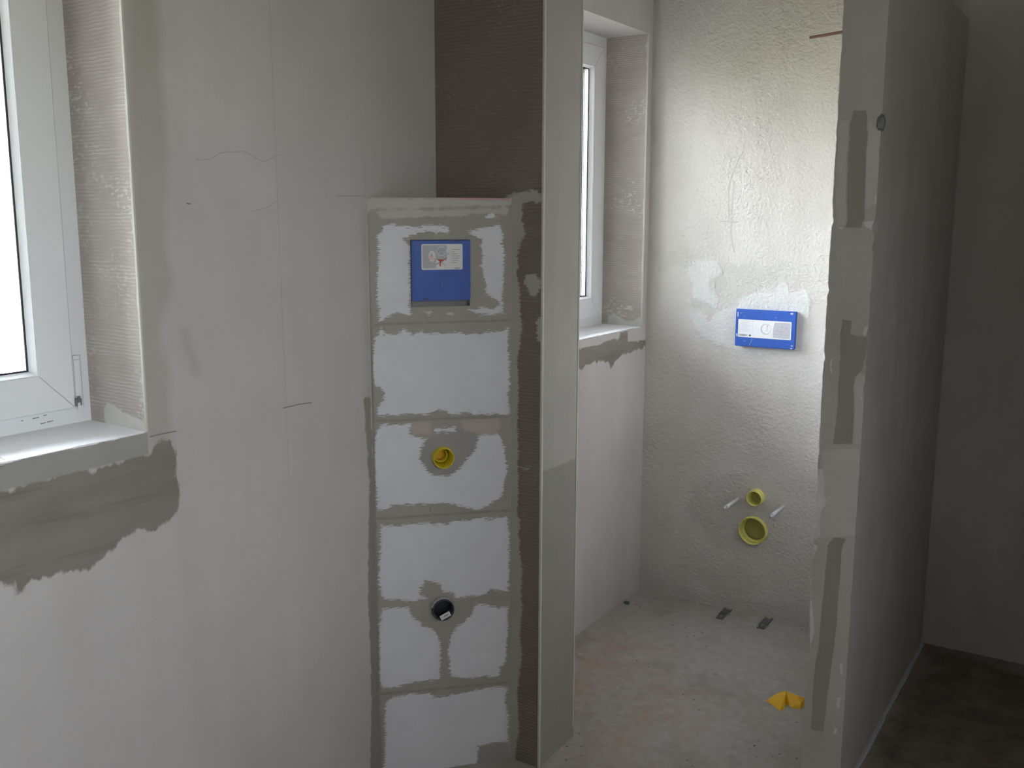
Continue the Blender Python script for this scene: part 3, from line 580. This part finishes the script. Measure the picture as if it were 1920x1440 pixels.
def stroke(b, pts, w, y, mat):
    for p, q in zip(pts, pts[1:]):
        dx, dz = q[0]-p[0], q[1]-p[1]; L = math.hypot(dx, dz); nx, nz = -dz/L*w/2, dx/L*w/2
        b.quad([(p[0]-nx, y, p[1]-nz), (q[0]-nx, y, q[1]-nz), (q[0]+nx, y, q[1]+nz), (p[0]+nx, y, p[1]+nz)], mat)
def ellipse(b, cx, cz, rx, rz, y, mat, n=24):
    b.quad([(cx+rx*math.cos(2*math.pi*k/n), y, cz+rz*math.sin(2*math.pi*k/n)) for k in range(n)], mat)
def word(text, size, loc, parent, mat):
    c = bpy.data.curves.new('lettering', 'FONT'); c.body = text; c.size = size; c.extrude = 0.0001; c.align_x = 'LEFT'
    tmp = bpy.data.objects.new('lettering_curve', c); COL.objects.link(tmp); bpy.context.view_layer.update()
    me = bpy.data.meshes.new_from_object(tmp.evaluated_get(bpy.context.evaluated_depsgraph_get()))
    bpy.data.objects.remove(tmp); me.name = 'lettering'; me.materials.clear(); me.materials.append(mat)
    o = bpy.data.objects.new('lettering', me); COL.objects.link(o); o.parent = parent
    o.location = loc; o.rotation_euler = (math.pi/2, 0, 0); return o
def text_row(b, x, z, L, h, y, mat, seed):
    rnd = random.Random(seed); e = x+L
    while x < e:
        w = min(rnd.uniform(.0008, .0022), e-x); b.quad([(x, y, z), (x+w, y, z), (x+w, y, z+h*rnd.uniform(.7, 1.1)), (x, y, z+h*.9)], mat); x += w+.0004

t = empty('flush_cover', 'square blue plastic cover with white warning sticker set in the diagonal block box', 'cover', on_diag(0.106, 1.2895), RZ_D)
W_, H_ = 0.152, 0.151
boxo('housing', (0.004, -.001, 0.003), (W_-.004, .026, H_-.003), M['blue_d'], t)
lid = boxo('lid', (0.0, -.006, 0.0), (W_, .001, H_), M['blue'], t, 0.0015)
def mark(name, fn, parent):
    b = MB(); fn(b); return b.obj(name, parent)
mark('edge_groove', lambda b: sheet(b, .0065, .0075, .006, H_-.006, -.0064, M['blue_d']), lid)
mark('slot', lambda b: sheet(b, .028, .042, .0035, .0065, -.0065, M['ink']), lid)
mark('slot', lambda b: sheet(b, .1495, .1515, .03, .042, -.0065, M['ink']), lid)
mark('slot', lambda b: sheet(b, .11, .125, H_-.003, H_-.0012, -.0065, M['ink']), lid)
mark('latch', lambda b: stroke(b, [(.0752, .0765), (.0752, .0715), (.0808, .0715), (.0808, .0765)], .0009, -.0066, M['ink']), lid)
mark('moulded_line', lambda b: sheet(b, .0775, .0785, .038, .047, -.0064, M['ink_g']), lid)
lb = rr_solid('sticker', .025, .131, .078, .142, -.0068, -.0060, .004, M['paper'], t)
b = MB(); y = -.0070
sheet(b, .028, .062, .082, .139, y, M['paper_g']); sheet(b, .062, .090, .101, .139, y, M['paper_g'])
ellipse(b, .052, .112, .009, .014, y-.0001, M['paper'])
b.quad([(.0425, y-.0002, .1035), (.0585, y-.0002, .1035), (.0505, y-.0002, .1215)], M['redl']); b.quad([(.0447, y-.0003, .1048), (.0563, y-.0003, .1048), (.0505, y-.0003, .1185)], M['paper'])
stroke(b, [(.0505, .1065), (.0505, .1155)], .0016, y-.0004, M['red'])
ellipse(b, .0765, .124, .0125, .0115, y-.0001, M['paper'])
ellipse(b, .0765, .124, .0112, .0102, y-.0002, M['paper_g'])
stroke(b, [(.066, .1245), (.0875, .1295)], .0012, y-.0003, M['ink_g']); stroke(b, [(.0765, .1245), (.0765, .115)], .001, y-.0003, M['ink_g'])
stroke(b, [(.0615, .0905), (.0895, .1075)], .0012, y-.0003, M['ink']); stroke(b, [(.065, .1075), (.0865, .087)], .0011, y-.0003, M['ink_g'])
b.quad([(.0665, y-.0004, .1045), (.084, y-.0004, .1035), (.080, y-.0004, .0985), (.070, y-.0004, .0985)], M['red']); stroke(b, [(.0735, .099), (.0725, .0865)], .0028, y-.0004, M['red'])
stroke(b, [(.0915, .1185), (.0935, .1155), (.0975, .1225)], .001, y-.0003, M['ink_g'])
for k, L in enumerate((.022, .008, .017, .024, .021, .018, .014)):
    text_row(b, .1025, .1275-.0054*k, L, .0017, y-.0002, M['ink_g'], k); sheet(b, .0985, .0995, .1278-.0054*k, .1288-.0054*k, y-.0002, M['redl'])
b.obj('print', lb)
word('GEBERIT', .0042, (.1085, -.0071, .0798), lb, M['ink'])

t = empty('inlet_pipe', 'small bright yellow plastic pipe end in the white blocks', 'pipe', on_diag(.182, .881), RZ_D)
lathe('sleeve', [(.0195, .055), (.0195, .030), (.0232, .012), (.0246, -.016), (.0262, -.019), (.0274, -.017), (.0275, -.001), (.0292, .0008), (.0250, .003), (.0235, .01), (.0235, .055)], M['yellow'], t)
lathe('inner_collar', [(.0194, .02), (.0172, .017), (.0160, .017), (.0160, .046), (.0194, .048)], M['yellow'], t)
lathe('end_plug', [(.0190, .046), (.012, .047), (.0, .046)], M['amber'], t)
t = empty('drain_pipe', 'dark grey drain socket with small white tag between lower blocks', 'pipe', on_diag(.178, .465), RZ_D)
lathe('socket', [(.0255, .06), (.0255, .0), (.0262, -.012), (.0285, -.014), (.0300, -.012), (.0300, -.001), (.0314, .0008), (.0300, .003), (.0285, .01), (.0285, .06)], M['dgrey'], t)
lathe('plug', [(.0254, .010), (.024, .008), (.0, .010)], M['gasket'], t)
def arc_collar(name, r0, r1, y0, y1, a0, a1, mat, parent, n=26):
    bm = bmesh.new(); rows = []
    for k in range(n+1):
        a = math.radians(a0+(a1-a0)*k/n); j = 1+.035*math.sin(k*2.3)
        rows.append([bm.verts.new((r*math.cos(a), y, r*math.sin(a))) for r, y in ((r0, y0), (r1*j, y0), (r1*j*1.03, y1), (r0, y1))])
    for p, q in zip(rows, rows[1:]):
        for i in range(4): bm.faces.new((p[i], q[i], q[(i+1) % 4], p[(i+1) % 4]))
    bm.faces.new(rows[0]); bm.faces.new(rows[-1][::-1])
    return bm_obj(name, bm, mat, parent)
arc_collar('mortar_collar', .0301, .0345, -.009, .001, 20, 165, M['lgrey'], t)
tg = boxo('tag', (-.0145, -.0006, -.0075), (.0145, .0, .0075), M['paper'], t)
tg.location = (.004, -.0155, -.0145); tg.rotation_euler = (math.radians(8), math.radians(-24), 0)
mark('print', lambda b: stroke(b, [(-.004, .0), (.009, .0)], .004, -.0008, M['ink_g']), tg)

# ---------------------------------------------------------------- things on the alcove back wall
RZ_B = -math.pi/2
t = empty('flush_plate_cover', 'wide blue plastic cover with long white sticker on the alcove back wall', 'cover', (XB-.0005, 1.243, 1.0325), RZ_B)
W_, H_ = 0.222, 0.137
boxo('housing', (.004, -.014, .003), (W_-.002, .0, H_-.002), M['blue_d'], t)
lid = boxo('lid', (0, -.020, 0), (W_, -.0135, H_), M['blue'], t, 0.002)
mark('scuff', lambda b: stroke(b, [(.008, .125), (.008, .108)], .003, -.0204, M['paper']), lid)
mark('scuff', lambda b: stroke(b, [(.006, .046), (.006, .036)], .003, -.0204, M['paper']), lid)
for x, z, s in ((.206, .129, .006), (.212, .014, .004), (.210, .004, .004), (.033, .110, .0015), (.036, .020, .002), (.02, .122, .002), (.15, .112, .002)):
    mark('scuff', lambda b: ellipse(b, x, z, s, s*.6, -.0204, M['paper_g'], 9), lid)
mark('scuff', lambda b: stroke(b, [(.055, .004), (.066, .030)], .0012, -.0204, M['paper_g']), lid)
lb = rr_solid('sticker', .0105, .207, .034, .099, -.0207, -.0200, .002, M['paper'], t)
b = MB(); y = -.0210
for k in range(8): text_row(b, .015, .0925-.0052*k, .043 - .006*(k % 3), .0012, y, M['paper_g'], 30+k)
for k in range(8): sheet(b, .064, .0665, .0925-.0052*k, .0938-.0052*k, y, M['paper_g'])
ellipse(b, .115, .068, .019, .020, y, M['paper_g'], 28); ellipse(b, .1165, .0685, .0165, .0175, y-.0001, M['paper'], 28)
stroke(b, [(.119, .060), (.119, .083), (.126, .083)], .0012, y-.0002, M['ink_g']); ellipse(b, .1195, .0785, .0022, .0028, y-.0003, M['redl'], 10)
b.quad([(.143, y, .0385), (.204, y, .0375), (.204, y, .095), (.146, y, .094), (.141, y, .07)], M['paper_g'])
for x, z in ((.173, .0795), (.188, .0735), (.1565, .0655), (.173, .053)): ellipse(b, x, z, .0026, .0032, y-.0003, M['redl'], 12); ellipse(b, x, z, .0015, .002, y-.0004, M['ink_g'], 10)
stroke(b, [(.163, .0575), (.172, .0625), (.182, .0625)], .0016, y-.0003, M['ink_g'])
b.quad([(.128, y-.0004, .034), (.142, y-.0004, .034), (.135, y-.0004, .054)], M['paper'])
ellipse(b, .0565, .0415, .0038, .0036, y-.0002, M['ink'], 14)
b.obj('print', lb)
word('GEBERIT', .0085, (.0145, -.0211, .0388), lb, M['ink'])

t = empty('flush_pipe', 'smaller yellow pipe end above the large one on alcove back wall', 'pipe', (XB, 1.14, .467), RZ_B)
lathe('sleeve', [(.0262, .06), (.0262, -.034), (.0275, -.038), (.0290, -.036), (.0296, -.002), (.0322, .0005), (.0295, .004), (.0275, .02), (.0275, .06)], M['yellow_p'], t)
lathe('end_plug', [(.0261, .012), (.018, .016), (0, .014)], M['olive'], t)
t = empty('waste_pipe', 'large round yellow waste pipe opening on alcove back wall', 'pipe', (XB, 1.147, .335), RZ_B)
lathe('sleeve', [(.0485, .07), (.0485, -.012), (.0505, -.020), (.0530, -.018), (.0536, -.002), (.0545, .0005), (.0535, .004), (.0505, .02), (.0505, .07)], M['yellow_p'], t)
lathe('inner_collar', [(.0484, .012), (.0450, .014), (.0435, .018), (.0435, .034), (.0484, .036)], M['yellow_p'], t)
lathe('end_plug', [(.0483, .040), (.03, .046), (0, .044)], M['olive'], t)
BL = {'l': 'left of the two pale fixing bolts beside the yellow pipes', 'r': 'right of the two pale fixing bolts beside the yellow pipes'}
for k, y_, z_, ln in (('l', 1.212, .447, .150), ('r', 1.040, .444, .150)):
    t = empty('fixing_bolt', BL[k], 'bolt', (XB, y_, z_), RZ_B, 'fixing bolts for the toilet')
    lathe('sleeve', [(0, .02), (.0070, .02), (.0070, -ln*.78), (.0078, -ln*.79), (.0078, -ln*.86), (.0, -ln*.86)], M['sleeve'], t, 16)
    lathe('threaded_tip', [(.0, -ln*.84), (.0066, -ln*.85), (.0066, -ln*.97), (.0038, -ln), (0, -ln)], M['zinc'], t, 16)
def tube(name, pts, r, mat, parent=None, seg=8):
    bm = bmesh.new(); rows = []
    for i, p in enumerate(pts):
        p = Vector(p); a = Vector(pts[max(0, i-1)]); c = Vector(pts[min(len(pts)-1, i+1)]); d = (c-a).normalized()
        u = d.cross(Vector((0.3, 0.2, 1))).normalized(); w = d.cross(u)
        rows.append([bm.verts.new(p+(u*math.cos(2*math.pi*k/seg)+w*math.sin(2*math.pi*k/seg))*r) for k in range(seg)])
    for a, c in zip(rows, rows[1:]):
        for k in range(seg): bm.faces.new((a[k], c[k], c[(k+1) % seg], a[(k+1) % seg]))
    bm.faces.new(rows[0]); bm.faces.new(rows[-1][::-1])
    return bm_obj(name, bm, mat, parent, smooth=True)
o = tube('steel_rod', [(3.43, .63, 2.120), (3.43, .75, 2.114), (3.44, .88, 2.102), (3.45, 1.01, 2.094)], .005, M['rust'])
o['label'] = 'thin brown rod jutting from the wall high up in the alcove'; o['category'] = 'rod'

# ---------------------------------------------------------------- on the floor
def tag(o, label, cat, group=None):
    o['label'] = label; o['category'] = cat
    if group: o['group'] = group
for nm, x0, x1, y_ in (('left of the two dirty metal brackets at the foot of the alcove back wall', 3.405, 3.505, 1.228), ('right of the two dirty metal brackets at the foot of the alcove back wall', 3.402, 3.505, 1.068)):
    bm = bmesh.new(); bbox(bm, (x0, y_-.014, 0), (x1, y_+.014, .004)); bbox(bm, (x0+.03, y_-.014, .004), (x1, y_-.011, .009)); bbox(bm, (x0+.03, y_+.011, .004), (x1, y_+.014, .009)); bbox(bm, (x0+.045, y_-.008, .004), (x0+.06, y_+.008, .008))
    o = bm_obj('bracket', bm, M['steel']); 
    root = empty('floor_bracket', nm, 'bracket', (x0, y_, 0), 0, 'metal floor brackets')
    o.data.transform(Matrix.Translation((-x0, -y_, 0))); o.parent = root; o.name = 'channel'
    h = lathe('bolt_head', [(0, .0), (.009, .0), (.009, -.007), (0, -.007)], M['steel'], root, 6); h.rotation_euler = (-math.pi/2, 0, 0); h.location = (.012, 0, .004)
t = empty('floor_screw', 'small metal screw on the floor against the wall under the alcove window', 'screw', (3.355, 1.590, 0))
h = lathe('head', [(0, 0), (.011, 0), (.012, -.006), (.006, -.010), (0, -.010)], M['dgrey'], t, 12); h.rotation_euler = (-math.pi/2, 0, 0)
h = lathe('shaft', [(0, 0), (.003, 0), (.003, -.022), (0, -.024)], M['zinc'], t, 8); h.rotation_euler = (math.radians(-75), .2, 0); h.location = (0, 0, .009)

# folded piece of yellow plastic
t = empty('plastic_scrap', 'crumpled yellow plastic piece on the floor beside the raw wall end', 'scrap', (2.88, .82, 0))
def poly_solid(name, base, top, mat, parent, faces=None):
    bm = bmesh.new(); pts = [bm.verts.new(p) for p in base+top]
    bmesh.ops.convex_hull(bm, input=pts); return bm_obj(name, bm, mat, parent, 0.0008)
poly_solid('folded_flap', [(-.006, .054, 0), (-.046, -.005, 0), (-.030, -.012, 0), (.02, -.004, 0), (.030, .040, 0)], [(.022, .024, .024), (.034, .003, .030), (-.028, -.004, .010), (-.004, .048, .004)], M['amber'], t)
poly_solid('folded_end', [(.012, -.003, 0), (-.008, -.024, 0), (-.002, -.056, 0), (.050, -.062, 0), (.045, -.006, 0)], [(.034, .002, .030), (.026, -.036, .028), (.044, -.054, .018), (.006, -.052, .014)], M['amber'], t)
# pale strip lying at the foot of the thin wall
b = MB(); us = steps([QX+.02, XB2-.02], 0.05)
for a, c in zip(us, us[1:]):
    w0, w1 = 0.012+.003*fbm(a*.4, 2), 0.012+.003*fbm(c*.4, 2)
    h_ = .006
    b.quad([(a, QY0-w0, 0), (c, QY0-w1, 0), (c, QY0-w1*.7, h_), (a, QY0-w0*.7, h_)], M['foam']); b.quad([(a, QY0-w0*.7, h_), (c, QY0-w1*.7, h_), (c, QY0-.0005, h_), (a, QY0-.0005, h_)], M['foam'])
b.obj('trim_1', kind='structure')
o = MB()
rnd = random.Random(4); bm = bmesh.new(); bmesh.ops.create_icosphere(bm, subdivisions=3, radius=1)
for v in bm.verts: v.co *= 1+.18*math.sin(v.co.x*7+v.co.z*5)*math.cos(v.co.y*6)
for v in bm.verts: v.co = Vector((v.co.x*.008, v.co.y*.010, v.co.z*.020))
o = bm_obj('mortar_lump', bm, M['steel'], wall_right, smooth=True); o.location = (QX+.004, QY0+.002, 1.718)

portal('window_light_portal', ((W1[0]+W1[2])/2, W1[3]+.09, (Z0+Z1)/2), W1[2]-W1[0], Z1-Z0, 0)
portal('window_light_portal', ((W2[0]+W2[2])/2, W2[3]+.09, (Z0+Z1)/2), W2[2]-W2[0], Z1-Z0, 0)
portal('window_light_portal', ((WF[0]+WF[1])/2, YN-.27, (1.33+Z1)/2), WF[1]-WF[0], Z1-1.33, math.pi)
